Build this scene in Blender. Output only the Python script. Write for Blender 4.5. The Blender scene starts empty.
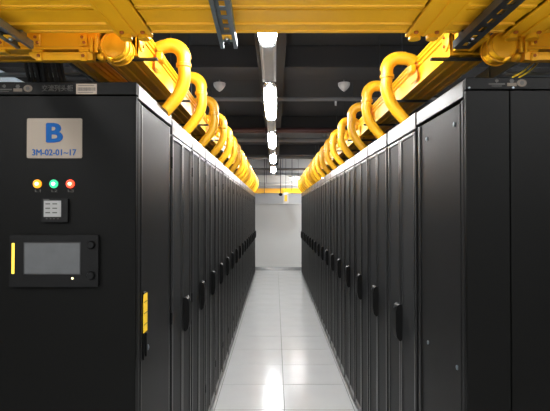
import bpy, bmesh, math, random
from mathutils import Vector, Matrix
random.seed(7)
S = bpy.context.scene
COL = S.collection
PI = math.pi
CAM_Z = 1.70

# ------------------------------------------------------------------ camera, world, exposure
cam_data = bpy.data.cameras.new('camera')
cam_data.sensor_fit = 'HORIZONTAL'; cam_data.sensor_width = 36.0
cam_data.lens = 480.0 / 550.0 * 36.0
cam_data.clip_start = 0.02; cam_data.clip_end = 60
cam = bpy.data.objects.new('camera', cam_data); COL.objects.link(cam)
cam.location = (0, 0, CAM_Z)
cam.rotation_euler = (math.radians(90 + 0.7), 0, math.radians(0.05))
S.camera = cam

w = bpy.data.worlds.new('world'); S.world = w; w.use_nodes = True
w.node_tree.nodes['Background'].inputs[0].default_value = (0.6, 0.7, 0.8, 1)
w.node_tree.nodes['Background'].inputs[1].default_value = 0.02
S.view_settings.view_transform = 'Standard'
S.view_settings.look = 'None'
S.view_settings.gamma = 1.0
S.view_settings.use_curve_mapping = False
S.view_settings.exposure = 0.0
TUBE = 125.0          # strength of the lit fluorescent tubes
S.cycles.max_bounces = 8
S.cycles.use_denoising = True
S.cycles.sample_clamp_indirect = 6.0

# ------------------------------------------------------------------ materials
def material(name, color, rough=0.5, metal=0.0, spec=0.5, coat=0.0, emit=None, estr=0.0,
             noise=0.0, nscale=8.0, bump=0.0, bscale=60.0, rvar=0.0):
    m = bpy.data.materials.new(name); m.use_nodes = True
    nt = m.node_tree; b = nt.nodes['Principled BSDF']
    b.inputs['Base Color'].default_value = (*color, 1)
    b.inputs['Roughness'].default_value = rough
    b.inputs['Metallic'].default_value = metal
    b.inputs['Specular IOR Level'].default_value = spec
    b.inputs['Coat Weight'].default_value = coat
    b.inputs['Coat Roughness'].default_value = 0.15
    if emit:
        b.inputs['Emission Color'].default_value = (*emit, 1)
        b.inputs['Emission Strength'].default_value = estr
    tc = nt.nodes.new('ShaderNodeTexCoord')
    if noise or rvar:
        n = nt.nodes.new('ShaderNodeTexNoise'); n.inputs['Scale'].default_value = nscale
        n.inputs['Detail'].default_value = 4
        nt.links.new(tc.outputs['Object'], n.inputs['Vector'])
        if noise:
            r = nt.nodes.new('ShaderNodeMapRange')
            r.inputs['To Min'].default_value = 1 - noise; r.inputs['To Max'].default_value = 1 + noise
            nt.links.new(n.outputs['Fac'], r.inputs['Value'])
            mx = nt.nodes.new('ShaderNodeVectorMath'); mx.operation = 'SCALE'
            mx.inputs[0].default_value = color
            nt.links.new(r.outputs[0], mx.inputs['Scale'])
            nt.links.new(mx.outputs[0], b.inputs['Base Color'])
        if rvar:
            r2 = nt.nodes.new('ShaderNodeMapRange')
            r2.inputs['To Min'].default_value = max(0.02, rough - rvar); r2.inputs['To Max'].default_value = rough + rvar
            nt.links.new(n.outputs['Fac'], r2.inputs['Value'])
            nt.links.new(r2.outputs[0], b.inputs['Roughness'])
    if bump:
        n2 = nt.nodes.new('ShaderNodeTexNoise'); n2.inputs['Scale'].default_value = bscale
        nt.links.new(tc.outputs['Object'], n2.inputs['Vector'])
        bp = nt.nodes.new('ShaderNodeBump'); bp.inputs['Strength'].default_value = bump
        bp.inputs['Distance'].default_value = 0.002
        nt.links.new(n2.outputs['Fac'], bp.inputs['Height'])
        nt.links.new(bp.outputs[0], b.inputs['Normal'])
    return m

M = {}
M['black'] = material('black powder coat', (0.0016, 0.0016, 0.0014), 0.5, spec=0.07, noise=0.12, bump=0.10, bscale=400)
M['stile'] = material('black door frame', (0.004, 0.004, 0.004), 0.30, spec=0.45, noise=0.1)
M['gloss'] = material('black satin steel', (0.0100, 0.0100, 0.0100), 0.42, metal=0.0, spec=0.04, noise=0.15, bump=0.05, bscale=300)
M['header'] = material('satin header rail', (0.006, 0.006, 0.006), 0.30, spec=0.55, noise=0.15)
M['header_near'] = material('satin header of the near cabinets', (0.006, 0.006, 0.006), 0.36, spec=0.22, noise=0.15)
M['plastic'] = material('black plastic', (0.002, 0.002, 0.002), 0.5, spec=0.12, noise=0.1)
M['yellow'] = material('yellow duct plastic', (0.95, 0.475, 0.012), 0.38, spec=0.4, coat=0.0, noise=0.06, nscale=5)
M['yellow_tube'] = material('yellow hose plastic', (0.80, 0.405, 0.010), 0.42, spec=0.5, coat=0.1, noise=0.06, nscale=9)
M['orange_bolt'] = material('worn orange bolt', (0.42, 0.10, 0.01), 0.5, noise=0.3, nscale=60)
M['zinc'] = material('galvanised steel', (0.20, 0.24, 0.27), 0.36, metal=0.75, noise=0.25, nscale=30, rvar=0.1)
M['dark_steel'] = material('dark steel', (0.03, 0.033, 0.037), 0.35, metal=0.4, noise=0.3, nscale=20)
M['chrome'] = material('bright metal', (0.6, 0.6, 0.6), 0.2, metal=1.0, noise=0.05)
M['ceiling'] = material('black painted ceiling', (0.0045, 0.0045, 0.0050), 0.9, noise=0.35, nscale=1.5)
M['beam'] = material('black painted beam', (0.009, 0.009, 0.010), 0.85, noise=0.2, nscale=3)
M['pipe_grey'] = material('dusty grey pipe', (0.09, 0.09, 0.095), 0.6, noise=0.2)
M['pipe_red'] = material('dark red pipe', (0.035, 0.008, 0.007), 0.6, noise=0.2)
M['wall'] = material('white painted wall', (0.53, 0.53, 0.515), 0.75, noise=0.03, nscale=2)
M['wall_grey'] = material('grey upper wall', (0.42, 0.43, 0.44), 0.7, noise=0.08, nscale=3)
M['wall_dark'] = material('dark grey side wall', (0.16, 0.165, 0.17), 0.8, noise=0.1, nscale=2)
M['tile'] = material('pale floor tile', (0.44, 0.445, 0.44), 0.19, spec=0.45, noise=0.05, nscale=3, rvar=0.05)
M['joint'] = material('dark tile joint', (0.10, 0.10, 0.10), 0.8, noise=0.1)
M['steel_base'] = material('brushed steel skirting', (0.45, 0.45, 0.45), 0.14, metal=0.9, noise=0.1)
M['fixture'] = material('grey light fitting', (0.42, 0.44, 0.46), 0.45, spec=0.5, noise=0.1)
M['tube_lit'] = material('lit tube', (0.9, 0.9, 0.9), 0.5, emit=(1.0, 1.0, 1.0), estr=TUBE, noise=0.01)
M['detector'] = material('off-white detector', (0.35, 0.34, 0.33), 0.5, noise=0.05)
M['sign'] = material('beige sign plate', (0.155, 0.130, 0.104), 0.6, spec=0.15, noise=0.03)
M['blue'] = material('blue lettering', (0.001, 0.038, 0.135), 0.6, spec=0.1, noise=0.03)
M['sticker'] = material('cream sticker', (0.20, 0.165, 0.13), 0.5, spec=0.1, noise=0.05)
M['ink'] = material('dark ink', (0.03, 0.025, 0.02), 0.6, noise=0.05)
M['grey_ink'] = material('grey lettering', (0.04, 0.038, 0.035), 0.5, spec=0.1, noise=0.05)
M['beige_ink'] = material('beige badge', (0.075, 0.06, 0.046), 0.5, spec=0.1, noise=0.08)
M['lamp_y'] = material('lit amber lamp', (0.3, 0.12, 0.01), 0.3, emit=(1.0, 0.36, 0.0), estr=1.2, noise=0.01)
M['lamp_y2'] = material('lamp core', (1, 0.9, 0.6), 0.3, emit=(1.0, 0.85, 0.35), estr=2.0, noise=0.01)
M['lamp_g'] = material('lit green lamp', (0.01, 0.2, 0.08), 0.3, emit=(0.02, 0.55, 0.22), estr=1.4, noise=0.01)
M['lamp_g2'] = material('green lamp core', (0.6, 1, 0.8), 0.3, emit=(0.5, 1.0, 0.7), estr=2.0, noise=0.01)
M['lamp_r'] = material('lit red lamp', (0.3, 0.02, 0.01), 0.3, emit=(1.0, 0.06, 0.015), estr=1.8, noise=0.01)
M['lamp_r2'] = material('red lamp core', (1, 0.6, 0.4), 0.3, emit=(1.0, 0.55, 0.2), estr=2.6, noise=0.01)
M['screen'] = material('grey screen glass', (0.040, 0.042, 0.043), 0.35, spec=0.5, noise=0.25, nscale=25)
M['lcd'] = material('grey meter display', (0.14, 0.14, 0.135), 0.4, noise=0.1, nscale=60)
M['bar_lit'] = material('lit yellow status bar', (0.9, 0.7, 0.05), 0.4, emit=(1.0, 0.62, 0.03), estr=0.65, noise=0.01)
M['tag_yellow'] = material('yellow tag', (0.75, 0.47, 0.015), 0.5, noise=0.05)
M['cable'] = material('black cable', (0.008, 0.008, 0.008), 0.5, noise=0.1)
M['fibre'] = material('yellow patch cord', (0.70, 0.50, 0.02), 0.45, noise=0.05)
M['box_white'] = material('white box', (0.55, 0.55, 0.53), 0.5, noise=0.03)

def mesh_panel_material():
    m = material('perforated black steel', (0.04, 0.04, 0.04), 0.5, spec=0.06, metal=0.0)
    nt = m.node_tree; b = nt.nodes['Principled BSDF']
    tc = nt.nodes.new('ShaderNodeTexCoord')
    v = nt.nodes.new('ShaderNodeTexVoronoi'); v.inputs['Scale'].default_value = 170; v.inputs['Randomness'].default_value = 0.0
    nt.links.new(tc.outputs['Object'], v.inputs['Vector'])
    r = nt.nodes.new('ShaderNodeValToRGB')
    r.color_ramp.elements[0].position = 0.25; r.color_ramp.elements[0].color = (0.004, 0.004, 0.0042, 1)
    r.color_ramp.elements[1].position = 0.45; r.color_ramp.elements[1].color = (0.026, 0.027, 0.0275, 1)
    nt.links.new(v.outputs['Distance'], r.inputs[0])
    nt.links.new(r.outputs[0], b.inputs['Base Color'])
    return m
M['mesh'] = mesh_panel_material()

# ------------------------------------------------------------------ mesh helper
class MB:
    def __init__(self): self.bm = bmesh.new()
    def box(self, x0, x1, y0, y1, z0, z1, bev=0.0, seg=1):
        b = bmesh.new(); bmesh.ops.create_cube(b, size=1)
        for v in b.verts:
            v.co = Vector(((x0+x1)/2 + v.co.x*abs(x1-x0), (y0+y1)/2 + v.co.y*abs(y1-y0), (z0+z1)/2 + v.co.z*abs(z1-z0)))
        if bev: bmesh.ops.bevel(b, geom=b.edges[:], offset=bev, segments=seg, affect='EDGES', profile=0.5)
        self._merge(b); return self
    def _merge(self, b):
        me = bpy.data.meshes.new('t'); b.to_mesh(me); b.free(); self.bm.from_mesh(me); bpy.data.meshes.remove(me)
    def cyl(self, p0, p1, r, seg=16, r2=None, cap=True):
        p0, p1 = Vector(p0), Vector(p1); d = p1 - p0
        b = bmesh.new()
        bmesh.ops.create_cone(b, cap_ends=cap, segments=seg, radius1=r, radius2=r if r2 is None else r2, depth=d.length)
        mt = Matrix.Translation((p0+p1)/2) @ d.to_track_quat('Z', 'Y').to_matrix().to_4x4()
        b.transform(mt); self._merge(b); return self
    def tube(self, pts, r, seg=12, radii=None, cap=True):
        pts = [Vector(p) for p in pts]; n = len(pts); rings = []
        up = Vector((0, 0, 1)); t0 = (pts[1]-pts[0]).normalized()
        if abs(t0.dot(up)) > 0.9: up = Vector((0, 1, 0))
        nrm = (up - t0*up.dot(t0)).normalized()
        for i, p in enumerate(pts):
            t = (pts[min(i+1, n-1)] - pts[max(i-1, 0)]).normalized()
            nrm = (nrm - t*nrm.dot(t)).normalized(); bi = t.cross(nrm)
            rr = radii[i] if radii else r
            rings.append([self.bm.verts.new(p + (nrm*math.cos(a) + bi*math.sin(a))*rr) for a in [2*PI*k/seg for k in range(seg)]])
        for i in range(n-1):
            for k in range(seg):
                self.bm.faces.new((rings[i][k], rings[i][(k+1) % seg], rings[i+1][(k+1) % seg], rings[i+1][k]))
        if cap:
            self.bm.faces.new(rings[0][::-1]); self.bm.faces.new(rings[-1])
        return self
    def prism(self, prof, axis, a, b):
        """closed profile [(u,v)] extruded along 'x' (u=y, v=z) or 'y' (u=x, v=z) or 'z' (u=x, v=y)"""
        def P(u, v, t): return {'x': (t, u, v), 'y': (u, t, v), 'z': (u, v, t)}[axis]
        A = [self.bm.verts.new(P(u, v, a)) for u, v in prof]; B = [self.bm.verts.new(P(u, v, b)) for u, v in prof]
        n = len(prof)
        for i in range(n): self.bm.faces.new((A[i], A[(i+1) % n], B[(i+1) % n], B[i]))
        fa = self.bm.faces.new(A[::-1]); fb = self.bm.faces.new(B)
        bmesh.ops.triangulate(self.bm, faces=[fa, fb])
        return self
    def lathe(self, prof, centre, axis='z', seg=20):
        """prof [(r,h)] around axis at centre"""
        c = Vector(centre); rings = []
        for r, h in prof:
            ring = []
            for k in range(seg):
                a = 2*PI*k/seg; u, v = r*math.cos(a), r*math.sin(a)
                q = {'z': (u, v, h), 'y': (u, h, v), 'x': (h, u, v)}[axis]
                ring.append(self.bm.verts.new(c + Vector(q)))
            rings.append(ring)
        for i in range(len(rings)-1):
            for k in range(seg):
                self.bm.faces.new((rings[i][k], rings[i][(k+1) % seg], rings[i+1][(k+1) % seg], rings[i+1][k]))
        self.bm.faces.new(rings[0][::-1]); self.bm.faces.new(rings[-1]); return self
    def quad(self, *pts):
        self.bm.faces.new([self.bm.verts.new(p) for p in pts]); return self
    def shift(self, v):
        bmesh.ops.translate(self.bm, verts=self.bm.verts[:], vec=Vector(v)); return self
    def build(self, name, mat, parent=None, smooth=False, origin=None, label=None):
        bmesh.ops.recalc_face_normals(self.bm, faces=self.bm.faces[:])
        if origin is not None: self.shift(-Vector(origin))
        me = bpy.data.meshes.new(name); self.bm.to_mesh(me); self.bm.free()
        me.materials.append(M[mat] if isinstance(mat, str) else mat)
        if smooth:
            me.polygons.foreach_set('use_smooth', [True]*len(me.polygons))
            try: me.set_sharp_from_angle(angle=math.radians(38))
            except Exception: pass
        o = bpy.data.objects.new(name, me); COL.objects.link(o)
        if parent is not None: o.parent = parent
        if label: o['label'] = label
        return o

def tag(o, label=None, cat=None, group=None, kind=None):
    if label: o['label'] = label
    if cat: o['category'] = cat
    if group: o['group'] = group
    if kind: o['kind'] = kind
    return o
def thing(name, loc, label, cat, group=None, rz=0.0):
    o = bpy.data.objects.new(name, None); COL.objects.link(o)
    o.location = loc; o.rotation_euler = (0, 0, rz); o.empty_display_size = 0.1
    return tag(o, label, cat, group)
def struct(name, mb, mat, origin=(0, 0, 0)):
    o = mb.build(name, mat, origin=origin); o.location = origin
    o['kind'] = 'structure'; return o
KIDS = {}
def copy_tree(o, parent=None, label=None, loc=None):
    c = o.copy(); COL.objects.link(c); c.parent = parent
    if label: c['label'] = label
    if loc is not None: c.location = loc
    for ch in kids(o): copy_tree(ch, c)
    return c
def kids(o):
    if o.name not in KIDS: KIDS[o.name] = [q for q in COL.objects if q.parent == o]
    return KIDS[o.name]
ORD = ['first', 'second', 'third', 'fourth', 'fifth', 'sixth', 'seventh', 'eighth', 'ninth', 'tenth', 'eleventh',
       'twelfth', 'thirteenth', 'fourteenth', 'fifteenth', 'sixteenth', 'seventeenth', 'eighteenth']

def text_mesh(body, size, align='CENTER', extrude=0.0006, bold=0.0, sx=1.0):
    """text as an MB lying in the x-z plane, facing -y"""
    cu = bpy.data.curves.new('txt', 'FONT'); cu.body = body; cu.size = size; cu.align_x = align; cu.align_y = 'CENTER'
    cu.extrude = extrude; cu.offset = bold; cu.resolution_u = 3
    ob = bpy.data.objects.new('txt', cu); COL.objects.link(ob)
    dg = bpy.context.evaluated_depsgraph_get(); dg.update()
    me = bpy.data.meshes.new_from_object(ob.evaluated_get(dg))
    mb = MB(); mb.bm.from_mesh(me); bpy.data.meshes.remove(me)
    bpy.data.objects.remove(ob); bpy.data.curves.remove(cu)
    mb.bm.transform(Matrix.Rotation(PI/2, 4, 'X') @ Matrix.Scale(sx, 4, (1, 0, 0)))
    return mb

# ------------------------------------------------------------------ layout numbers
XL, XR = -0.530, 0.675           # faces of the left and right rows
Y0L, Y0R = 1.83, 1.70            # near ends of the two rows
YRL, YRR = 2.45, 2.30            # where the mesh-door racks start
PITCH = 0.60; NR = 17
ZT = 2.18                        # rack top
YW = 13.85                       # far wall
ZC = 3.35                        # ceiling
RX = 4.2

# ------------------------------------------------------------------ setting
fl = struct('floor', MB().box(-RX, RX, -3.2, YW+0.1, -0.14, -0.003), 'joint')
def tile_mesh():
    m = MB(); m.box(-0.2975, 0.2975, -0.2975, 0.2975, -0.0028, 0.0, bev=0.0012); return m
t0 = None
for i in range(-5, 4):
    for j in range(-12, 17):
        cx, cy = 0.377 + i*0.6, 4.44 + j*0.6
        if cy > YW - 0.3 + 0.6: continue
        if t0 is None:
            t0 = tile_mesh().build('floor_tile', 'tile', fl); o = t0
        else:
            o = t0.copy(); COL.objects.link(o)
        o.location = (cx, cy, 0)
        if cy > YW - 0.3: o.scale = (1, 0.0001 + (YW - (cy-0.3))/0.6, 1); o.location.y = ((cy-0.3) + YW)/2
struct('ceiling', MB().box(-RX, RX, -3.2, YW+0.1, ZC, ZC+0.1), 'ceiling')
struct('wall_left', MB().box(-RX-0.1, -RX, -3.2, YW+0.1, 0, ZC), 'wall_dark')
struct('wall_right', MB().box(RX, RX+0.1, -3.2, YW+0.1, 0, ZC), 'wall_dark')
struct('wall_near', MB().box(-RX, RX, -3.3, -3.2, 0, ZC), 'wall_grey')
struct('wall_far', MB().box(-RX, RX, YW, YW+0.1, 0, ZC), 'wall_grey')
struct('wall_far_panel', MB().box(-RX, RX, YW-0.03, YW-0.001, 0.0, 1.905), 'wall')
struct('trim_1', MB().box(-RX, RX, YW-0.05, YW-0.03, 1.895, 1.925, bev=0.004), 'wall')
struct('baseboard_far', MB().box(-RX, RX, YW-0.042, YW-0.031, 0.001, 0.10, bev=0.003), 'steel_base')

# transverse beams and the long beam above the light line
n = 2
for yy, wd, dz in ((1.2, 0.35, 0.22), (4.75, 0.45, 0.22), (8.3, 0.4, 0.25), (11.9, 0.4, 0.25)):
    struct('trim_%d' % n, MB().box(-RX, RX, yy, yy+wd, ZC-dz, ZC-0.001, bev=0.006), 'beam'); n += 1
struct('trim_%d' % n, MB().box(-0.16, 0.085, -3.0, YW-0.1, ZC-0.32, ZC-0.255, bev=0.004), 'beam'); n += 1

def cross_pipe(y, z, r, mat, label, group=None, x0=-RX+0.05, x1=RX-0.05, drops=(), name='ceiling_pipe'):
    t = thing(name, (0, y, z), label, 'pipe', group)
    MB().cyl((x0, 0, 0), (x1, 0, 0), r, 14).build('pipe_run', mat, t, smooth=True)
    x = x0 + 0.5
    while x < x1 - 0.3:
        MB().lathe([(r*1.15, -0.02), (r*1.5, -0.015), (r*1.5, 0.015), (r*1.15, 0.02)], (x, 0, 0), 'x', 14).build('pipe_collar', mat, t, smooth=True)
        MB().cyl((x, 0, r), (x, 0, ZC - z - 0.002), 0.006, 8).build('hanger_rod', 'pipe_grey', t); x += 1.75
    for dx in drops:
        MB().cyl((dx, 0, -r), (dx, 0, -r-0.05), 0.013, 10).build('sprinkler_nozzle', 'detector', t)
    return t
cross_pipe(5.55, 3.00, 0.024, 'pipe_grey', 'thin grey ceiling pipe nearest the camera, crossing behind the second lit tube', drops=(0.70,))
cross_pipe(7.55, 2.975, 0.040, 'pipe_red', 'dark red ceiling pipe crossing the aisle between grey ones', drops=())
cross_pipe(8.05, 2.90, 0.034, 'pipe_grey', 'grey ceiling pipe running just beyond the dark red pipe')
cross_pipe(10.9, 2.93, 0.040, 'pipe_grey', 'grey ceiling pipe crossing far above the end of the racks', drops=(-0.5, 0.8))
cross_pipe(12.5, 2.80, 0.030, 'pipe_grey', 'thin grey pipe crossing nearest the lit end wall')
cross_pipe(13.3, 2.44, 0.035, 'box_white', 'white pipe crossing just above the far yellow cable trough', x0=-2.5, x1=2.5)

def square_duct(x0, x1, y0, y1, z0, z1, label, mat):
    t = thing('air_duct', ((x0+x1)/2, (y0+y1)/2, z0), label, 'duct')
    o = ((x0+x1)/2, (y0+y1)/2, z0)
    MB().box(x0, x1, y0, y1, z0, z1, bev=0.008).build('duct_body', mat, t, origin=o)
    x = x0 + 0.6
    while x < x1:
        MB().box(x-0.015, x+0.015, y0-0.015, y0-0.001, z0-0.01, z1+0.01, bev=0.003).build('duct_flange', mat, t, origin=o); x += 1.1
    for x in (x0+0.3, (x0+x1)/2+0.2, x1-0.3):
        for y in (y0+0.03, y1-0.03):
            MB().cyl((x, y, z1-0.004), (x, y, ZC-0.001), 0.006, 8).build('hanger_rod', 'zinc', t, origin=o)
    return t
square_duct(-2.6, 2.6, 13.45, 13.75, 2.50, 2.72, 'pale square air duct along the top of the end wall', 'box_white')

# ------------------------------------------------------------------ lights over the aisle
LZ = CAM_Z + 0.985
def make_light(name, label, x, y, z, group, top=ZC-0.32):
    """fitting 2.1 m long: lit tube in the near half, unlit reflector in the far half"""
    t = thing(name, (x, y, z), label, 'light', group)
    # lit half 0..1.27, unlit 1.29..2.10
    MB().prism([(-0.050, 0.0), (-0.050, 0.012), (-0.022, 0.050), (0.022, 0.050), (0.050, 0.012), (0.050, 0.0), (0.030, 0.0), (0.018, 0.035), (-0.018, 0.035), (-0.030, 0.0)],
               'y', -0.01, 2.11).build('light_housing', 'fixture', t)
    lm = MB().tube([(0, 0.07+1.15*u, 0) for u in (0, .012, .04, .1, .5, .9, .96, .988, 1)], 0.03, 16,
              radii=[0.030, 0.040, 0.048, 0.052, 0.052, 0.052, 0.048, 0.040, 0.030])
    for v in lm.bm.verts: v.co.z = v.co.z*0.55 - 0.010
    lm.build('lit_tube', 'tube_lit', t, smooth=True, label='brightly lit white tube')
    MB().prism([(-0.042, 0.004), (-0.030, -0.010), (0.030, -0.010), (0.042, 0.004)], 'y', 1.30, 2.06).build('reflector', 'fixture', t)
    for sx in (-1, 1):
        MB().lathe([(0.010, -0.004), (0.016, 0), (0.016, 0.010), (0.008, 0.016)], (sx*0.021, 2.09, -0.012), 'y', 14).build('lamp_holder', 'chrome', t, smooth=True)
    for yy in (0.25, 1.85):
        MB().cyl((0, yy, 0.05), (0, yy, top-z-0.001), 0.004, 8).build('hanger_rod', 'pipe_grey', t)
    return t
LY = [1.53 + 2.27*k for k in range(5)]
G = 'tube lights over the aisle'
lt = make_light('tube_light', 'tube light nearest the camera, its near end hidden above the yellow trough', -0.045, LY[0], LZ, G)
for k in range(1, 5):
    copy_tree(lt, None, ['', 'second tube light along the aisle, fully in view beyond the unlit reflector', 'third tube light along the aisle ceiling',
                         'fourth tube light along the aisle ceiling', 'farthest small tube light over the aisle, nearest the end wall'][k], (-0.045, LY[k], LZ))
for k, yy in enumerate((-0.74, -3.01)):
    copy_tree(lt, None, ['tube light in the same line behind the camera', 'tube light behind the camera nearest the rear wall'][k], (-0.045, yy, LZ))
k = 0
sl = None
for x in (-2.75, 2.9):
    for yy in (-2.4, 3.6, 7.2, 10.8):
        if sl is None:
            sl = make_light('tube_light', 'nearest tube light over the next aisle on the left', x, yy, LZ+0.1, 'tube lights over the next aisles', ZC if yy else 0); k += 1; continue
        copy_tree(sl, None, '%s tube light over the next aisle on the %s' % (['nearest', 'second', 'third', 'farthest'][k % 4], 'left' if x < 0 else 'right'), (x, yy, LZ+0.1)); k += 1

for x, yy in ((-1.5, -2.6), (1.6, -2.6), (-1.3, -0.25), (1.45, -0.25), (-2.4, -0.9), (2.5, -0.9)):  # extra out-of-view tube lights, added so floor bounce brightens the near trough
    copy_tree(sl, None, 'added unseen tube light over the open floor %s, %s%s' % ('left of the camera' if x < 0 else 'right of the camera', 'nearer the rack rows' if yy > -2 else 'nearer the back wall', ', outer one' if abs(x) > 2 else ''), (x, yy, LZ+0.1))
# tube light across the end of the room
el = make_light('tube_light', 'tube light lying crosswise in front of the end wall', 0.36, 12.78, 2.60, G, ZC)
el.rotation_euler = (0, 0, -PI/2)
# detectors
def detector(x, y, label):
    t = thing('smoke_detector', (x, y, ZC), label, 'detector', 'detectors under the black ceiling')
    dz = ZC - 3.12
    MB().cyl((0, 0, -0.001), (0, 0, -dz), 0.008, 8).build('drop_rod', 'pipe_grey', t)
    MB().lathe([(0.02, -dz+0.010), (0.066, -dz), (0.066, -dz-0.022), (0.055, -dz-0.045), (0.03, -dz-0.075), (0.008, -dz-0.092)], (0, 0, 0), 'z', 20).build('detector_head', 'detector', t, smooth=True)
detector(-0.62, 5.30, 'cone-shaped detector under the black ceiling, left of the lights, nearer one')
detector(0.76, 5.30, 'cone-shaped detector under the black ceiling, right of the lights, nearer one')
detector(-0.62, 12.3, 'tiny far detector left of the lights above the end of the aisle')
detector(0.56, 12.3, 'tiny far detector right of the lights above the end of the aisle')

# ------------------------------------------------------------------ server racks
DEPTH = 1.10
def make_rack(hy, label, group):
    """local: aisle face at x=0 facing +x, row direction y, near edge y=0"""
    t = thing('server_rack', (0, 0, 0), label, 'server rack', group)
    W = 0.596
    MB().box(-DEPTH, -0.030, 0.002, W, 0.062, ZT, bev=0.004).build('rack_body', 'black', t)
    MB().box(-DEPTH+0.03, -0.045, 0.004, W-0.002, 0.001, 0.060, bev=0.003).build('plinth', 'black', t)
    MB().box(-0.029, 0.0, 0.014, W-0.012, 2.098, ZT-0.001, bev=0.004, seg=2).build('header_rail', 'header', t)
    MB().box(-0.029, -0.018, 0.010, 0.022, 0.064, 2.095, bev=0.004).build('side_post', 'stile', t)
    MB().box(-0.029, -0.018, W-0.020, W-0.008, 0.064, 2.095, bev=0.004).build('side_post', 'stile', t)
    for s, (a, b) in enumerate(((0.024, 0.2965), (0.3025, 0.576))):
        m = MB(); st = 0.026
        z0, z1 = 0.070, 2.092
        for (ya, yb, za, zb) in ((a, a+st, z0, z1), (b-st, b, z0, z1), (a+st, b-st, z0, z0+0.06), (a+st, b-st, z1-0.020, z1)):
            m.box(-0.024, 0.0, ya, yb, za, zb, bev=0.005, seg=2)
        d = m.build('door', 'stile', t)
        MB().box(-0.014, -0.006, a+st+0.001, b-st-0.001, z0+0.061, z1-0.021).build('mesh_panel', 'mesh', d, label='fine perforated dark grey mesh')
        if s == 0:
            for z in (0.35, 1.15, 1.95):
                MB().cyl((-0.004, a-0.003, z-0.03), (-0.004, a-0.003, z+0.03), 0.006, 8).build('hinge', 'plastic', d)
    m = MB()
    z0, z1 = 1.008, 1.205
    prof = [(0.0005, z0+0.006), (0.012, z0), (0.028, z0+0.018), (0.034, z0+0.06), (0.034, z1-0.045), (0.026, z1-0.010), (0.012, z1), (0.0005, z1-0.004)]
    A = hy - 0.038; B = hy + 0.038
    m.prism([(u, v) for u, v in prof], 'y', A, B)
    bmesh.ops.bevel(m.bm, geom=[e for e in m.bm.edges if e.calc_length() > 0.06 and abs(e.verts[0].co.y-e.verts[1].co.y) > 0.05], offset=0.003, segments=1, affect='EDGES')
    h = m.build('swing_handle', 'plastic', t, label='black plastic swing handle')
    MB().cyl((0.026, hy, z1-0.022), (0.034, hy, z1-0.018), 0.008, 12).build('lock_barrel', 'dark_steel', h)
    return t

GL, GR = 'mesh-door racks in the left row', 'mesh-door racks in the right row'
rl = make_rack(0.36, 'black mesh-door rack in the left row, first after the head cabinet', GL)
rl.location = (XL, YRL, 0)
for k in range(1, NR):
    lab = 'black mesh-door rack in the left row, %s after the head cabinet' % ORD[k]
    if k == NR-1: lab = 'farthest black mesh-door rack of the left row, nearest the white end wall'
    copy_tree(rl, None, lab, (XL, YRL+k*PITCH, 0))
# right row: rotated half a turn, its local y runs towards the camera
rr = make_rack(0.298, 'black mesh-door rack in the right row, first after the plain-sided cabinet', GR)
rr.rotation_euler = (0, 0, PI); rr.location = (XR, YRR+0.6, 0)
for k in range(1, NR):
    lab = 'black mesh-door rack in the right row, %s after the plain-sided cabinet' % ORD[k]
    if k == NR-1: lab = 'farthest black mesh-door rack of the right row, nearest the white end wall'
    copy_tree(rr, None, lab, (XR, YRR+0.6+k*PITCH, 0))

# ------------------------------------------------------------------ helpers for the cabinet fronts
def PL(px, py, d=Y0L):      # point on the left cabinet front read off the picture
    return (px-275.4)*d/480.0, CAM_Z + (211.5-py)*d/480.0
def PR(px, py, d=Y0R):
    return (px-275.4)*d/480.0, CAM_Z + (211.5-py)*d/480.0

def badges(parent, org, y, P, xs, base):
    """three small marks on a header: crest over a word line, emblem over caption plate, round badge"""
    (xa, xb, xc) = xs
    X, Z = P(xa, base-2.3)
    m = MB().prism([(X-0.006, Z-0.003), (X, Z-0.007), (X+0.006, Z-0.003), (X+0.006, Z+0.004), (X+0.002, Z+0.003), (X, Z+0.008), (X-0.002, Z+0.003), (X-0.006, Z+0.004)], 'y', y-0.0016, y-0.0004)
    m.build('crest_mark', 'grey_ink', parent, origin=org, label='small grey crest mark')
    X2, Z2 = P(xa, base+1.0)
    m = MB().box(X-0.029, X+0.029, y-0.0014, y-0.0004, Z2-0.0022, Z2+0.0022)
    m.box(X-0.018, X+0.018, y-0.0014, y-0.0004, Z2-0.0085, Z2-0.0060)
    m.build('word_line', 'grey_ink', parent, origin=org, label='grey lettering line under the crest')
    X, Z = P(xb, base-2.0)
    m = MB().prism([(X + 0.009*math.cos(a)*(1 if k % 2 else 0.72), Z + 0.009*math.sin(a)*(1 if k % 2 else 0.72)) for k, a in enumerate([PI/2+2*PI*j/12 for j in range(12)])], 'y', y-0.0016, y-0.0004)
    m.build('emblem_mark', 'grey_ink', parent, origin=org, label='small grey emblem')
    X, Z = P(xb, base+1.6)
    MB().box(X-0.017, X+0.017, y-0.0014, y-0.0004, Z-0.006, Z+0.006, bev=0.0003).build('caption_plate', 'beige_ink', parent, origin=org, label='beige caption under the emblem')
    X, Z = P(xc, base)
    pr = [(X + 0.017*math.cos(a), Z + 0.0135*math.sin(a)) for a in [2*PI*j/28 for j in range(28)]]
    b = MB().prism(pr, 'y', y-0.0016, y-0.0004).build('oval_badge', 'beige_ink', parent, origin=org, label='beige oval badge')
    return b, (X, Z)

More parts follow.
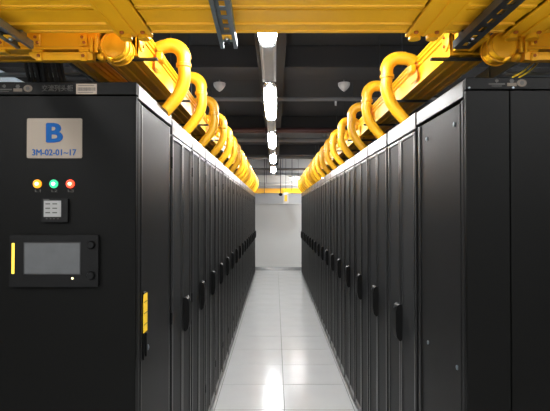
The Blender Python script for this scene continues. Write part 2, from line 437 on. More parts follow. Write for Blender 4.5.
# ------------------------------------------------------------------ left head cabinet (end panel with the instruments faces the camera)
OL = (XL, Y0L, 0)
hc = thing('head_cabinet', OL, 'black head cabinet with three lamps, touch panel and large blue B sign', 'cabinet')
CT = 2.195
HB = CAM_Z + (211.5-95)*Y0L/480
XE = XL - 1.20
MB().box(XE, XL-0.030, Y0L+0.022, YRL-0.004, 0.062, CT-0.001, bev=0.003).build('cabinet_body', 'black', hc, origin=OL)
MB().box(XE+0.02, XL-0.045, Y0L+0.04, YRL-0.02, 0.001, 0.060).build('plinth', 'black', hc, origin=OL)
hd = MB().box(XE, XL-0.002, Y0L, Y0L+0.021, HB+0.002, CT, bev=0.002).build('front_header', 'black', hc, origin=OL)
fp = MB().box(XE, XL-0.002, Y0L, Y0L+0.021, 0.064, HB-0.002, bev=0.002).build('front_panel', 'black', hc, origin=OL)
# aisle side: header, posts, door with raised frame
MB().box(XL-0.029, XL, Y0L+0.022, YRL-0.006, 2.135, CT-0.002, bev=0.004, seg=2).build('side_header', 'header_near', hc, origin=OL)
MB().box(XL-0.029, XL-0.001, Y0L+0.022, Y0L+0.060, 0.064, 2.130, bev=0.004, seg=2).build('side_post', 'gloss', hc, origin=OL)
MB().box(XL-0.029, XL-0.006, YRL-0.030, YRL-0.006, 0.064, 2.130, bev=0.004, seg=2).build('side_post', 'stile', hc, origin=OL)
sdoor = MB().box(XL-0.029, XL-0.003, Y0L+0.064, YRL-0.034, 0.070, 2.127, bev=0.006, seg=2).build('side_door', 'gloss', hc, origin=OL, label='plain satin black side door with rounded edge')
MB().box(XL-0.0025, XL+0.001, Y0L+0.066, Y0L+0.074, 0.075, 2.122, bev=0.001).build('edge_strip', 'stile', sdoor, origin=OL)
m = MB(); yh = 1.945
m.box(XL-0.002, XL+0.004, yh-0.020, yh+0.020, 1.105, 1.375, bev=0.002)
hn = m.build('swing_handle', 'plastic', hc, origin=OL, label='black swing handle with a yellow tag')
MB().box(XL+0.0045, XL+0.0065, yh-0.033, yh+0.024, 1.215, 1.368).build('yellow_tag', 'tag_yellow', hn, origin=OL, label='yellow tag hung over the handle')
for z in (1.245, 1.29, 1.335):
    MB().box(XL+0.0066, XL+0.0072, yh-0.030, yh+0.020, z, z+0.003).build('tag_line', 'ink', hn, origin=OL)
MB().box(XL+0.0045, XL+0.012, yh-0.010, yh+0.012, 1.115, 1.213, bev=0.005).build('lever', 'plastic', hn, origin=OL)
MB().lathe([(0.012, 0), (0.012, 0.006), (0.006, 0.009)], (XL+0.0045, yh+0.022, 1.145), 'x', 12).build('lock_barrel', 'zinc', hn, origin=OL)
# header marks
b, (X, Z) = badges(hd, OL, Y0L, PL, (3.2, 17.0, 27.2), 88.2)
MB().lathe([(0.0075, 0), (0.0075, 0.0009)], (X, Y0L-0.0028, Z), 'y', 20).build('badge_ring', 'grey_ink', hd, origin=OL)
(x0, z1), (x1, z0) = PL(75.5, 83.5), PL(96.3, 94.0)
st = MB().box(x0, x1, Y0L-0.0012, Y0L-0.0003, z0, z1, bev=0.0003).build('asset_sticker', 'sticker', hd, origin=OL, label='cream sticker printed with a bar code')
m = MB(); x = x0 + 0.006; rnd = random.Random(3)
while x < x1 - 0.007:
    wd = rnd.choice((0.0009, 0.0014, 0.0022)); m.box(x, x+wd, Y0L-0.0018, Y0L-0.0013, z0+0.012, z1-0.014); x += wd + rnd.choice((0.0009, 0.0014))
m.box(x0+0.008, x1-0.010, Y0L-0.0018, Y0L-0.0013, z1-0.0085, z1-0.0060)
m.box(x0+0.008, x1-0.014, Y0L-0.0018, Y0L-0.0013, z0+0.0050, z0+0.0075)
m.build('bar_code', 'ink', hd, origin=OL)
# B sign
(x0, z1), (x1, z0) = PL(26.8, 118.4), PL(82.0, 158.3)
def rrect(x0, x1, z0, z1, r, n=5):
    P = []
    for cx, cz, a0 in ((x1-r, z1-r, 0), (x0+r, z1-r, 90), (x0+r, z0+r, 180), (x1-r, z0+r, 270)):
        for k in range(n+1):
            a = math.radians(a0+90*k/n); P.append((cx+r*math.cos(a), cz+r*math.sin(a)))
    return P
sg = MB().prism(rrect(x0, x1, z0, z1, 0.006), 'y', Y0L-0.004, Y0L-0.0003).build('sign_plate', 'sign', hc, origin=OL, label='beige plate with a large blue B above 3M-02-01~17')
def fit_text(body, P, x0, x1, y0, y1, y, bold, mat, parent, org, label=None, name='lettering'):
    tm = text_mesh(body, 0.1, extrude=0.0005)
    if bold > 0:          # heavier strokes: shifted copies of the same glyphs
        src = tm.bm.copy()
        for q, (ox, oz) in enumerate(((1, 0), (-1, 0), (0, 0.7), (0, -0.7), (0.7, 0.5), (-0.7, -0.5), (0.7, -0.5), (-0.7, 0.5))):
            c = src.copy(); bmesh.ops.translate(c, verts=c.verts[:], vec=(ox*bold, -0.00003*(q+1), oz*bold)); tm._merge(c)
        src.free()
    vs = [v.co for v in tm.bm.verts]
    ax, bx = min(v.x for v in vs), max(v.x for v in vs); az, bz = min(v.z for v in vs), max(v.z for v in vs)
    (X0, Z1), (X1, Z0) = P(x0, y0), P(x1, y1)
    for v in tm.bm.verts:
        v.co.x = X0 + (v.co.x-ax)/(bx-ax)*(X1-X0); v.co.z = Z0 + (v.co.z-az)/(bz-az)*(Z1-Z0); v.co.y += y
    return tm.build(name, mat, parent, origin=org, label=label)
fit_text('B', PL, 46.0, 63.2, 123.0, 142.8, Y0L-0.0050, 0.0042, 'blue', sg, OL, 'large blue letter B')
fit_text('3M-02-01~17', PL, 32.3, 76.5, 149.4, 155.7, Y0L-0.0050, 0.0020, 'blue', sg, OL, 'blue code 3M-02-01~17')
fit_text('交流列头柜', PL, 41.0, 72.3, 84.6, 91.2, Y0L-0.0009, 0.0010, 'grey_ink', hd, OL, 'grey characters reading 交流列头柜')
# indicator lamps
for px, c1, c2, nm, tx in ((37.3, 'lamp_y', 'lamp_y2', 'amber', 'L1'), (53.8, 'lamp_g', 'lamp_g2', 'green', 'L2'), (70.3, 'lamp_r', 'lamp_r2', 'red', 'L3')):
    X, Z = PL(px, 184.0)
    bz = MB().lathe([(0.0165, 0), (0.0165, -0.003), (0.0150, -0.006), (0.013, -0.006)], (X, Y0L-0.0002, Z), 'y', 24).build('indicator_lamp', c1, hc, origin=OL, smooth=True, label='round %s lamp, lit' % nm)
    MB().lathe([(0.0070, 0), (0.0065, -0.003), (0.004, -0.0045), (0.001, -0.005)], (X, Y0L-0.0065, Z), 'y', 20).build('lens', c2, bz, origin=OL, smooth=True)
    fit_text(tx, PL, px-2.5, px+3.3, 189.6, 192.2, Y0L-0.0008, 0.001, 'grey_ink', fp, OL, 'small grey marking %s' % tx)
# meter
PM = lambda a, b: PL(a, b, Y0L-0.014)
PT = lambda a, b: PL(a, b, Y0L-0.018)
(x0, z1), (x1, z0) = PM(41.0, 198.5), PM(67.5, 222.3)
mt = MB().prism(rrect(x0, x1, z0, z1, 0.003), 'y', Y0L-0.014, Y0L-0.0003).build('power_meter', 'plastic', hc, origin=OL, label='small square meter with grey display')
(x0, z1), (x1, z0) = PM(43.8, 200.8), PM(61.0, 217.0)
MB().box(x0, x1, Y0L-0.0155, Y0L-0.0142, z0, z1).build('display', 'lcd', mt, origin=OL)
for i in range(6):
    X, Z = PM(45.5 + (i % 2)*7, 204 + (i//2)*4.4)
    MB().box(X, X+0.018, Y0L-0.0162, Y0L-0.0156, Z-0.002, Z+0.002).build('digits', 'grey_ink', mt, origin=OL)
for px in (46.8, 50.6, 54.0, 58.0):
    X, Z = PM(px, 218.8)
    MB().box(X-0.003, X+0.003, Y0L-0.016, Y0L-0.0142, Z-0.002, Z+0.002, bev=0.0005).build('button', 'grey_ink', mt, origin=OL)
(x0, z1), (x1, z0) = PM(43.2, 199.3), PM(49, 200.3)
MB().box(x0, x1, Y0L-0.0155, Y0L-0.0142, z0, z1).build('caption', 'grey_ink', mt, origin=OL)
# touch panel
(x0, z1), (x1, z0) = PT(9.5, 235.2), PT(98.2, 287.0)
tp = MB().prism(rrect(x0, x1, z0, z1, 0.005), 'y', Y0L-0.018, Y0L-0.0003).build('touch_panel', 'plastic', hc, origin=OL, label='wide black touch panel with grey screen and yellow bar')
(x0, z1), (x1, z0) = PT(24.6, 243.2), PT(80.0, 273.8)
m = MB()
for a in ((x0-0.004, x1+0.004, z1, z1+0.004), (x0-0.004, x1+0.004, z0-0.004, z0), (x0-0.004, x0, z0, z1), (x1, x1+0.004, z0, z1)):
    m.box(a[0], a[1], Y0L-0.0195, Y0L-0.0182, a[2], a[3])
m.build('screen_rim', 'stile', tp, origin=OL)
MB().box(x0, x1, Y0L-0.0189, Y0L-0.0182, z0, z1).build('screen', 'screen', tp, origin=OL, label='dull grey screen')
(x0, z1), (x1, z0) = PT(12.0, 243.2), PT(14.7, 273.8)
MB().box(x0, x1, Y0L-0.0195, Y0L-0.0182, z0, z1, bev=0.0005).build('status_bar', 'bar_lit', tp, origin=OL, label='lit yellow vertical bar')
X, Z = PT(72.7, 278.4)
MB().lathe([(0.004, 0), (0.003, -0.002)], (X, Y0L-0.0182, Z), 'y', 12).build('status_light', 'lamp_y2', tp, origin=OL, label='tiny glowing amber light')
for py in (245.0, 275.2):
    X, Z = PT(91.5, py)
    kn = MB().lathe([(0.016, 0), (0.016, -0.004), (0.012, -0.012), (0.010, -0.012)], (X, Y0L-0.0182, Z), 'y', 18).build('clamp_knob', 'plastic', tp, origin=OL, smooth=True)

# ------------------------------------------------------------------ right end cabinet
OR = (XR, Y0R, 0)
rc = thing('end_cabinet', OR, 'plain black cabinet with two blank end panels, at the near end of the right row', 'cabinet')
HBR = CAM_Z + (211.5-89.6)*Y0R/480
CTR = 2.175; XRE = XR + 1.20
MB().box(XR+0.030, XRE, Y0R+0.022, YRR-0.004, 0.062, CTR-0.001, bev=0.003).build('cabinet_body', 'black', rc, origin=OR)
MB().box(XR+0.045, XRE-0.02, Y0R+0.04, YRR-0.02, 0.001, 0.060).build('plinth', 'black', rc, origin=OR)
hr = MB().box(XR+0.002, XRE, Y0R, Y0R+0.021, HBR+0.002, CTR, bev=0.002).build('front_header', 'black', rc, origin=OR)
XS = PR(510.5, 0)[0]
p1 = MB().box(XR+0.002, XS-0.002, Y0R, Y0R+0.021, 0.064, HBR-0.002, bev=0.002).build('end_panel', 'black', rc, origin=OR)
p2 = MB().box(XS+0.002, XRE, Y0R, Y0R+0.021, 0.064, HBR-0.002, bev=0.002).build('end_panel', 'black', rc, origin=OR)
for px, pt in ((469.6, hr), (513.7, hr)):
    X, Z = PR(px, 87.6)
    MB().lathe([(0.0045, 0), (0.0045, -0.0015), (0.002, -0.003)], (X, Y0R-0.0002, Z), 'y', 12).build('screw', 'zinc', pt, origin=OR)
b, (X, Z) = badges(hr, OR, Y0R, PR, (497.3, 512.4, 522.4), 82.8)
MB().lathe([(0.0075, 0), (0.0075, 0.0009)], (X, Y0R-0.0028, Z), 'y', 20).build('badge_ring', 'grey_ink', hr, origin=OR)
MB().box(XR, XR+0.029, Y0R+0.022, YRR-0.006, 2.110, CTR-0.002, bev=0.004, seg=2).build('side_header', 'header_near', rc, origin=OR)
MB().box(XR+0.001, XR+0.029, Y0R+0.022, Y0R+0.050, 0.064, 2.104, bev=0.004, seg=2).build('side_post', 'gloss', rc, origin=OR)
MB().box(XR+0.006, XR+0.029, YRR-0.026, YRR-0.006, 0.064, 2.104, bev=0.004, seg=2).build('side_post', 'stile', rc, origin=OR)
sp = MB().box(XR+0.006, XR+0.029, Y0R+0.054, YRR-0.030, 0.070, 2.100, bev=0.004, seg=2).build('side_panel', 'gloss', rc, origin=OR, label='plain satin black side panel with four screws')
m = MB()
for a in ((Y0R+0.056, Y0R+0.085), (YRR-0.062, YRR-0.032)):
    m.box(XR+0.001, XR+0.0055, a[0], a[1], 0.074, 2.096, bev=0.002)
m.build('panel_fold', 'gloss', sp, origin=OR)
for px, py in ((453.6, 124.3), (426.2, 139.0), (455.4, 367.0), (426.6, 342.0)):
    d = XR*480/(px-275.4); z = CAM_Z + (211.5-py)*d/480
    sc_ = MB().lathe([(0.009, 0.0055), (0.009, 0.0015), (0.004, 0.0)], (XR, d, z), 'x', 14).build('screw', 'zinc', sp, origin=OR)

# ------------------------------------------------------------------ yellow cable ducts
ZD0, ZD1 = CAM_Z+0.680, CAM_Z+0.825
def trough_profile(w0, w1, z0, z1, ribs=()):
    """open-topped trough with rolled lips, (u,z) closed outline; ribs: u positions of shallow ribs underneath"""
    t = 0.006
    P = [(w0, z0+0.010), (w0-0.007, z0+0.006), (w0-0.007, z0-0.004), (w0+0.010, z0-0.004), (w0+0.013, z0+0.001)]
    for r in ribs:
        P += [(r-0.008, z0+0.001), (r-0.005, z0-0.006), (r+0.005, z0-0.006), (r+0.008, z0+0.001)]
    P += [(w1-0.013, z0+0.001), (w1-0.010, z0-0.004), (w1+0.007, z0-0.004), (w1+0.007, z0+0.006), (w1, z0+0.010)]
    P += [(w1, z1-0.056), (w1+0.008, z1-0.053), (w1+0.008, z1-0.046), (w1, z1-0.043), (w1, z1-0.032), (w1+0.009, z1-0.028), (w1+0.009, z1-0.018), (w1+0.003, z1-0.014), (w1+0.012, z1-0.008), (w1+0.012, z1), (w1-t, z1)]
    P += [(w1-t, z0+t+0.002), (w0+t, z0+t+0.002)]
    P += [(w0+t, z1), (w0-0.012, z1), (w0-0.012, z1-0.008), (w0-0.003, z1-0.014), (w0-0.009, z1-0.018), (w0-0.009, z1-0.028), (w0, z1-0.032), (w0, z1-0.043), (w0-0.008, z1-0.046), (w0-0.008, z1-0.053), (w0, z1-0.056)]
    return P
def sleeve(parent, org, axis, w0, w1, z0, z1, a, b, rib=True, name='joining_sleeve'):
    """U clamp around a trough between a and b along axis"""
    g = 0.011; t = 0.004; q_ = 0.008
    P = [(w0-g, z1-0.02), (w0-g, z0-q_), (w1+g, z0-q_), (w1+g, z1-0.02), (w1+g+t, z1-0.02), (w1+g+t, z0-q_-t), (w0-g-t, z0-q_-t), (w0-g-t, z1-0.02)]
    m = MB().prism(P, axis, a, b)
    s = m.build(name, 'yellow', parent, origin=org)
    mid = (a+b)/2; zz = z0-q_-t
    def B(u0, u1, a0, a1, q0, q1, bev=0.002):
        return MB().box(*((u0, u1, a0, a1) if axis == 'y' else (a0, a1, u0, u1)), q0, q1, bev=bev)
    if rib:
        B(w0-0.005, w1+0.005, mid-0.010, mid+0.010, zz-0.007, zz+0.001).build('sleeve_rib', 'yellow', s, origin=org)
        for e in (a+0.008, b-0.008):
            B(w0+0.014, w1-0.014, e-0.0078, e+0.0078, zz+0.001, z0+0.0005, bev=0.0).build('sleeve_seal', 'yellow', s, origin=org)
            B(w0-0.02, w1+0.02, e-0.008, e+0.008, zz-0.004, zz+0.001).build('sleeve_rib', 'yellow', s, origin=org)
    for u in (w0+0.03, w1-0.03):
        for q in (a+0.030, b-0.030):
            c = (u, q) if axis == 'y' else (q, u)
            MB().lathe([(0.009, 0.001), (0.009, -0.006), (0.005, -0.009)], (c[0], c[1], zz), 'z', 10).build('bolt', 'orange_bolt', s, origin=org)
    return s

def long_duct(xin, xout, label):
    y0, y1 = 2.075, 13.0
    w0, w1 = min(xin, xout), max(xin, xout); sgn = 1 if xin > xout else -1
    org = ((w0+w1)/2, y0, ZD0)
    t = thing('cable_duct', org, label, 'cable duct', 'yellow ducts above the rack rows')
    L = 2.25; y = y0; i = 0
    while y < y1 - 0.05:
        e = min(y+L, y1)
        MB().prism(trough_profile(w0, w1, ZD0, ZD1, ribs=((w0+w1)/2-0.03, (w0+w1)/2+0.03)), 'y', y+0.001, e-0.001).build('duct_section', 'yellow', t, origin=org)
        if i: sleeve(t, org, 'y', w0, w1, ZD0, ZD1-0.01, y-0.05, y+0.05)
        if i == 0:   # round clamp plates on the aisle-side face near the junction
            for yy in (y+0.06,):
                c = MB().lathe([(0.042, 0), (0.042, sgn*0.006), (0.034, sgn*0.010)], (xin+sgn*0.0005, yy, ZD0+0.075), 'x', 20).build('clamp_disc', 'yellow', t, origin=org, smooth=True)
                for dz in (-0.02, 0.02):
                    MB().lathe([(0.007, 0), (0.007, sgn*0.006)], (xin+sgn*0.0108, yy, ZD0+0.075+dz), 'x', 10).build('screw', 'orange_bolt', c, origin=org)
        y = e; i += 1
    # inner lining: cover edge and side clips
    # support arms under the duct, hung from rods outside the aisle
    y = 2.10; k = 0
    while y < y1:
        a = MB().box(min(xin+sgn*0.085, xout-sgn*0.08), max(xin+sgn*0.085, xout-sgn*0.08), y-0.010, y+0.010, ZD0-0.018, ZD0-0.006, bev=0.002).build('support_arm', 'dark_steel', t, origin=org)
        MB().cyl((xout-sgn*0.055, y, ZD0-0.02), (xout-sgn*0.055, y, ZC-0.001), 0.004, 8).build('hanger_rod', 'dark_steel', a, origin=org)
        y += 0.80; k += 1
    return t
long_duct(-0.602, -0.755, 'long yellow cable duct above the left rack row')
long_duct(0.765, 0.925, 'long yellow cable duct above the right rack row')

# transverse trough over the near end of the aisle
ZM0, ZM1 = CAM_Z+0.708, CAM_Z+0.86
YM0, YM1 = 1.440, 1.880
org = (0, (YM0+YM1)/2, ZM0)
tt = thing('cable_trough', org, 'wide yellow cable trough crossing the aisle overhead nearest the camera', 'cable duct')
for a, b in ((-1.95, -0.5205), (-0.5195, 0.5845), (0.5855, 1.95)):
    MB().prism(trough_profile(1.679, YM1, ZM0, ZM1, ribs=(1.80,)), 'x', a, b).build('duct_section', 'yellow', tt, origin=org)
    MB().prism(trough_profile(YM0, 1.652, ZM0, ZM1, ribs=(1.56,)), 'x', a, b).build('duct_section', 'yellow', tt, origin=org)
for a, b in ((-0.625, -0.485), (0.515, 0.655), (0.90, 1.05), (-1.62, -1.47)):
    s = sleeve(tt, org, 'x', YM0, YM1, ZM0, ZM1-0.01, a, b)
    for q in (a+0.035, b-0.035):     # rounded lugs on the far rim
        MB().lathe([(0.024, -0.02), (0.024, 0.012)], (q, YM1+0.012, ZM0-0.008), 'z', 14).build('lug', 'yellow', s, origin=org, smooth=True)
# centre strip that steps between the two underside bays
MB().prism(trough_profile(0.775, 0.845, ZM0-0.015, ZM1-0.04), 'y', YM1+0.020, 2.070).build('junction_piece', 'yellow', tt, origin=org)

# branch duct behind it on each side, running outwards above the cabinets
def branch(sgn, x_in, label, zb, zt, y0, y1):
    org = (sgn*x_in, (y0+y1)/2, zb)
    t = thing('branch_duct', org, label, 'cable duct')
    a, b = sorted((sgn*x_in, sgn*1.95))
    MB().prism(trough_profile(y0, y1, zb, zt, ribs=((y0+y1)/2,)), 'x', a, b).build('duct_section', 'yellow', t, origin=org)
    # rounded end drum beside the row duct
    cx, cz, r = sgn*(x_in-0.055), zb+0.012, 0.058
    dr = MB().lathe([(r*0.86, 0.10), (r, 0.085), (r, 0.010), (r*0.95, 0.0), (r*0.88, -0.003), (r*0.80, 0.002), (r*0.3, 0.001)], (cx, y0-0.01, cz), 'y', 32).build('end_drum', 'yellow', t, origin=org, smooth=True, label='rounded bright yellow end drum')
    for yy in (0.02, 0.075):
        MB().lathe([(r+0.001, yy), (r+0.006, yy+0.001), (r+0.006, yy+0.007), (r+0.001, yy+0.008)], (cx, y0-0.01, cz), 'y', 32).build('drum_ring', 'yellow', dr, origin=org, smooth=True)
    for dx, dz, rr_ in ((0.02, 0.062, 0.019), (0.05, -0.052, 0.013), (0.012, -0.058, 0.010)):
        MB().lathe([(rr_, 0.02), (rr_, -0.008), (rr_*0.8, -0.018), (rr_*0.3, -0.024)], (cx+sgn*dx, y0-0.010, cz+dz), 'y', 16).build('boss', 'yellow', dr, origin=org, smooth=True)
    for x, h in ((x_in+0.012, 0.075), (x_in+0.030, 0.060)):
        MB().box(sgn*x-0.006, sgn*x+0.006, y0-0.022, y0-0.0075, zb-0.02, zb-0.02+h, bev=0.002).build('end_flange', 'yellow', t, origin=org)
    for i, x in enumerate((x_in+0.065, x_in+0.255, x_in+0.405, x_in+0.66)):
        cl = MB().box(sgn*x-0.014, sgn*x+0.014, y0-0.016, y0-0.0075, zb+0.008, zb+0.055, bev=0.003).build('clip', 'yellow', t, origin=org)
        for dz, dx in ((0.020, 0.004), (0.042, -0.005)):
            MB().lathe([(0.006, 0), (0.006, -0.005), (0.003, -0.007)], (sgn*x+dx, y0-0.016, zb+dz), 'y', 10).build('bolt', 'orange_bolt', cl, origin=org)
        MB().box(sgn*x-0.022, sgn*x+0.022, y0-0.012, y0+0.03, zb-0.016, zb-0.0045, bev=0.003).build('clip_foot', 'yellow', cl, origin=org)
    # shallow lower coupling tray with a rounded outer end
    xa, xb = sgn*(x_in+0.03), sgn*(x_in+0.235)
    e = sgn*0.055; zt_ = zb-0.0165; hh = 0.032
    P = [(xa, zt_), (xa, zt_-hh), (xb, zt_-hh)] + [(xb+e*math.sin(k*PI/16), zt_-hh*math.cos(k*PI/16)) for k in range(1, 9)]
    lc = MB().prism(P, 'y', y0-0.008, y0+0.03).build('lower_tray', 'yellow', t, origin=org)
    MB().box(*sorted((xa+sgn*0.03, xb-sgn*0.02)), y0-0.011, y0-0.0085, zt_-0.011, zt_-0.007).build('tray_ridge', 'yellow', lc, origin=org)
    for x in (x_in+0.065, x_in+0.245):
        c2 = MB().box(sgn*x-0.013, sgn*x+0.013, y0-0.018, y0-0.009, zt_-hh-0.006, zt_-0.002, bev=0.003).build('clip', 'yellow', lc, origin=org)
        MB().lathe([(0.007, 0), (0.007, -0.004), (0.003, -0.006)], (sgn*x, y0-0.018, zt_-hh*0.55), 'y', 10).build('bolt', 'orange_bolt', c2, origin=org)
    return t
branch(-1, 0.715, 'yellow branch duct behind the trough, running left above the head cabinet', CAM_Z+0.665, CAM_Z+0.80, 1.955, 2.115)
branch(1, 0.985, 'yellow branch duct behind the trough, running right above the plain cabinet', CAM_Z+0.665, CAM_Z+0.80, 1.955, 2.115)

# cross trough at the far end
org = (0, 13.1, CAM_Z+0.50)
ft = thing('cable_trough', org, 'small yellow cable trough crossing the far end of the aisle', 'cable duct')
z0, z1 = CAM_Z+0.505, CAM_Z+0.625
for a, b in ((-0.60, 0.249), (0.251, 0.80)):
    MB().prism(trough_profile(13.05, 13.20, z0, z1), 'x', a, b).build('duct_section', 'yellow', ft, origin=org)
sleeve(ft, org, 'x', 13.05, 13.20, z0, z1, 0.19, 0.31); sleeve(ft, org, 'x', 13.05, 13.20, z0, z1, -0.50, -0.40)
for x in (-0.30, 0.45):
    MB().cyl((x, 13.03, z0-0.02), (x, 13.03, ZC-0.001), 0.008, 8).build('hanger_rod', 'dark_steel', ft, origin=org)

# support channels under the near trough, running along the aisle
def channel(x_near, x_far, y0, y1, z, label, mat, hw=0.033, flip=False):
    org = ((x_near+x_far)/2, (y0+y1)/2, z)
    t = thing('support_channel', org, label, 'steel channel', 'steel channels under the near trough')
    t.rotation_euler = (0, 0, -math.atan2(x_far-x_near, y1-y0)*1.0)
    L = math.hypot(x_far-x_near, y1-y0)/2
    # back plate with a row of slots, open side down
    zt = 0.030
    m = MB(); slots = []; y = -L+0.05
    while y < L-0.06: slots.append(y); y += 0.075
    m.box(-hw, -0.010, -L, L, zt-0.003, zt); m.box(0.010, hw, -L, L, zt-0.003, zt)
    prev = -L
    for s in slots:
        m.box(-0.010, 0.010, prev, s, zt-0.003, zt); prev = s+0.045
    m.box(-0.010, 0.010, prev, L, zt-0.003, zt)
    if flip: m.shift((0, 0, -zt+0.002))
    m.build('slotted_back', mat, t)
    for sg in (-1, 1):
        P = [(sg*hw, 0.0), (sg*hw, zt), (sg*(hw-0.003), zt), (sg*(hw-0.003), 0.003), (sg*(hw-0.012), 0.003), (sg*(hw-0.012), 0.010), (sg*(hw-0.014), 0.010), (sg*(hw-0.014), 0.0)]
        MB().prism(P, 'y', -L, L).build('channel_side', mat, t)
    pl = MB().box(-0.020, 0.020, L-0.125, L-0.085, 0.006, 0.012, bev=0.002).build('clamp_plate', 'yellow', t)
    MB().lathe([(0.010, 0), (0.010, -0.006), (0.006, -0.010)], (0, L-0.105, 0.006), 'z', 6).build('clamp_nut', 'chrome', pl)
    MB().box(-0.025, 0.025, L-0.075, L-0.035, 0.0305, 0.049, bev=0.002).build('spacer', mat, t)
    for yy in (-L+0.03, L-0.005):
        MB().cyl((0, yy, 0.020), (0, yy, ZC-z-0.001), 0.003, 8).build('hanger_rod', 'zinc', t)
    return t
ZS = ZM0-0.062
channel(-0.158, -0.184, 0.95, 1.900, ZS, 'galvanised slotted channel under the trough, left of the lit tubes', 'zinc')
channel(0.722, 0.738, 0.95, 1.900, ZS, 'dark steel channel under the trough at the right, crossing its yellow sleeve', 'dark_steel', flip=True)
channel(-0.985, -0.995, 0.95, 1.90, ZS, 'grey steel channel under the trough at the far left edge', 'zinc')

# ------------------------------------------------------------------ hoses from the duct down to the rack tops
def make_hose(xface, xrack, sgn, label, group):
    """sgn=+1: duct on the left, hose bulges towards +x. local origin at duct face, y=0"""
    t = thing('cable_hose', (xface, 0, ZD1), label, 'cable hose', group)
    zt = ZD1
    def P(dx, z): return (sgn*dx, 0, z - zt)
    C = CAM_Z
    w = abs(xrack - xface)          # face to rack edge
    pts = [P(0.0145, C+0.806), P(0.028, C+0.813), P(0.042, C+0.819), P(0.060, C+0.823)]
    cx, cz, R = w+0.007, C+0.758, 0.066
    for k in range(0, 9):
        a = PI/2 - PI/2*k/8; pts.append(P(cx + R*math.cos(a), cz + R*math.sin(a)))
    pts.append(P(cx+R, C+0.728))
    MB().tube(pts, 0.033, 16).build('elbow', 'yellow_tube', t, smooth=True)
    # seam ridge along the elbow, and a peak lug
    ridge = [(x, 0, z) for x, y, z in []]
    m = MB()
    rid = []
    for i, p in enumerate(pts[3:-1]):
        p = Vector(p); q = Vector(pts[3:][i+1]) - p; q.normalize(); nrm = Vector((-q.z, 0, q.x))*(1 if sgn > 0 else -1)
        rid.append(p + nrm*0.034)
    m.tube(rid, 0.004, 6); m.build('seam_ridge', 'yellow_tube', t, smooth=True)
    e = Vector(pts[-1])
    MB().lathe([(0.0345, 0.008), (0.038, 0.006), (0.038, -0.010), (0.0345, -0.012)], e, 'z', 18).build('collar', 'yellow_tube', t, smooth=True)
    # mouth box that hooks over the duct wall
    MB().box(*sorted((sgn*0.0145, sgn*0.048)), -0.036, 0.036, C+0.742-zt, C+0.785-zt, bev=0.006).build('mouth_block', 'yellow', t)
    MB().box(*sorted((sgn*0.0145, sgn*0.020)), -0.055, 0.055, C+0.700-zt, C+0.741-zt, bev=0.003).build('mounting_plate', 'yellow', t)
    # flexible tube: slight outward belly, then back over the rack edge
    w += 0.007
    key = [(w+R, 0.725), (w+R+0.005, 0.68), (w+R+0.001, 0.64), (w+R-0.016, 0.595), (w+R-0.045, 0.55), (w+R-0.078, 0.512), (w+R-0.103, ZT-C+0.004)]
    k2 = []
    for i in range(len(key)-1):
        p0 = key[max(i-1, 0)]; p1 = key[i]; p2 = key[i+1]; p3 = key[min(i+2, len(key)-1)]
        for s in range(4):
            u = s/4
            k2.append(tuple(0.5*((2*p1[j]) + (-p0[j]+p2[j])*u + (2*p0[j]-5*p1[j]+4*p2[j]-p3[j])*u*u + (-p0[j]+3*p1[j]-3*p2[j]+p3[j])*u**3) for j in (0, 1)))
    k2.append(key[-1])
    MB().tube([P(a, C+z) for a, z in k2], 0.031, 16).build('flexible_tube', 'yellow_tube', t, smooth=True)
    return t
def hose_row(xface, xrack, sgn, y0, side, n):
    g = 'yellow hoses above the %s row' % side
    first = make_hose(xface, xrack, sgn, 'nearest large yellow hose arching from the duct above the %s row' % side, g)
    first.location.y = y0
    for k in range(1, n):
        o = copy_tree(first, None, '%s yellow hose arching down onto the %s row, counted from the camera' % (ORD[k], side), (xface, y0+k*PITCH, ZD1))
        rz = random.uniform(-0.22, 0.22); s = random.uniform(-0.03, 0.03)
        o.rotation_euler = (0, 0, rz); o.location.y += s
        # tubes are pushed in a little differently each time
hose_row(-0.602, XL, 1, 2.38, 'left', 17)
hose_row(0.765, XR, -1, 2.58, 'right', 17)

# ------------------------------------------------------------------ things over the near cabinets
def ladder(x0, x1, ya, yb, z, label):
    org = ((x0+x1)/2, (ya+yb)/2, z)
    t = thing('cable_ladder', org, label, 'cable ladder')
    for x in (x0, x1):
        MB().box(x-0.008, x+0.008, ya, yb, z, z+0.07, bev=0.002).build('side_rail', 'zinc', t, origin=org)
    y = ya+0.1
    while y < yb:
        MB().box(x0+0.009, x1-0.009, y-0.018, y+0.018, z+0.008, z+0.024, bev=0.002).build('rung', 'zinc', t, origin=org); y += 0.26
    for y in (ya+0.4, yb-0.4):
        for x in (x0-0.013, x1+0.013):
            MB().cyl((x, y, z-0.02), (x, y, ZC-0.001), 0.005, 8).build('hanger_rod', 'zinc', t, origin=org)
    return t
ladder(-1.50, -0.98, 2.15, 12.5, CAM_Z+0.70, 'grey steel cable ladder above the left cabinets, left of the yellow duct')
ladder(1.15, 1.60, 2.15, 12.5, CAM_Z+0.70, 'grey steel cable ladder above the right racks')
# black cables dropping behind the head cabinet's header
for i in range(12):
    x = -1.165 + i*0.0135; dx = random.uniform(0.055, 0.075); yb = 2.20 + 0.05*(i % 3)
    pts = []
    for k in range(13):
        u = k/12
        pts.append((x + dx*u - 0.05*u*u, 2.16 + (i % 3)*0.022 + 0.12*u**2, CAM_Z + 0.83 - (0.83-0.514)*u))
    o = MB().tube([Vector(p)-Vector(pts[-1]) for p in pts], 0.0085, 8).build('power_cable', 'cable', smooth=True)
    o.location = pts[-1]
    tag(o, 'thick black cable in the bundle dropping behind the head cabinet header', 'cable', 'black cables in the bundle over the head cabinet')
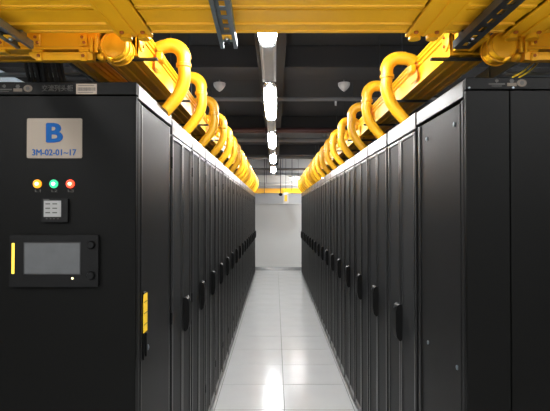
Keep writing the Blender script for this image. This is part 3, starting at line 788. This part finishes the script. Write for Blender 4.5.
# a second duct further out over the left cabinets (brown-orange strip in shade)
org = (-0.90, 7.2, ZD0)
sd = thing('cable_duct', org, 'narrow yellow duct in shade, left of the main left duct', 'cable duct')
for a, b in ((2.16, 5.5), (5.502, 9.0), (9.002, 12.6)):
    MB().prism(trough_profile(-0.935, -0.885, ZD0+0.01, ZD0+0.09), 'y', a, b).build('duct_section', 'yellow', sd, origin=org)
for y in (2.6, 5.5, 9.0, 12.2):
    MB().box(-0.957, -0.862, y-0.02, y+0.02, ZD0-0.012, ZD0+0.004, bev=0.003).build('support_arm', 'dark_steel', sd, origin=org)
    MB().cyl((-0.965, y, ZD0-0.02), (-0.965, y, ZC-0.001), 0.005, 8).build('hanger_rod', 'zinc', sd, origin=org)
# yellow patch cords on the right, from the branch duct to the cabinet
def P3(px, py, d): return ((px-275.4)*d/480, d, CAM_Z+(211.5-py)*d/480)
for i, (pa, pb) in enumerate((((536, 60), (513.5, 77)), ((539.5, 61.5), (520.0, 77)))):
    a = Vector(P3(*pa, 2.135)); b = Vector(P3(*pb, 1.95)); pts = []
    for k in range(11):
        u = k/10; p = a.lerp(b, u); p.z -= 0.008*math.sin(PI*u); pts.append(p)
    dn = pts[-1].copy(); zt = CTR + 0.006
    pts += [dn + Vector((-0.008, -0.004, -0.3*(dn.z-zt))), Vector((dn.x-0.012, dn.y-0.005, zt))]
    pts = [a + Vector((0.0, 0, 0.06)), a + Vector((0.002, 0, 0.03))] + pts
    o = MB().tube([p-pts[-1] for p in pts], 0.0036, 8).build('patch_cord', 'fibre', smooth=True)
    o.location = pts[-1]
    tag(o, ['thin yellow patch cord over the right cabinet, landing further left', 'thin yellow patch cord over the right cabinet, landing further right'][i], 'cable')

# ------------------------------------------------------------------ end wall fittings
x0, x1 = (283.2-275.4)*12.9/480, (288.4-275.4)*12.9/480
org = ((x0+x1)/2, 12.9, CAM_Z+0.2)
bx = thing('hanging_sign', org, 'white hanging box with a yellow label under the far yellow trough', 'sign')
MB().box(x0, x1, 12.88, 12.96, CAM_Z+0.195, CAM_Z+0.50, bev=0.006).build('box_body', 'box_white', bx, origin=org)
MB().box(x0+0.035, x1-0.035, 12.874, 12.879, CAM_Z+0.27, CAM_Z+0.44, bev=0.001).build('yellow_label', 'tag_yellow', bx, origin=org, label='yellow label')
MB().cyl(((x0+x1)/2, 12.92, CAM_Z+0.501), ((x0+x1)/2, 12.92, ZC-0.001), 0.006, 8).build('hanger_rod', 'dark_steel', bx, origin=org)
X, Z = (280.5-275.4)*12.9/480, CAM_Z+(211.5-194.5)*12.9/480
dc = thing('dome_camera', (X, 12.9, Z), 'small black dome camera hanging beside the white box at the far end', 'camera')
MB().lathe([(0.01, -0.045), (0.035, -0.035), (0.05, -0.01), (0.052, 0.015), (0.04, 0.03), (0.02, 0.035)], (0, 0, 0), 'z', 18).build('dome', 'plastic', dc, smooth=True)
MB().cyl((0, 0, 0.035), (0, 0, ZC-Z-0.001), 0.010, 8).build('drop_pole', 'dark_steel', dc)
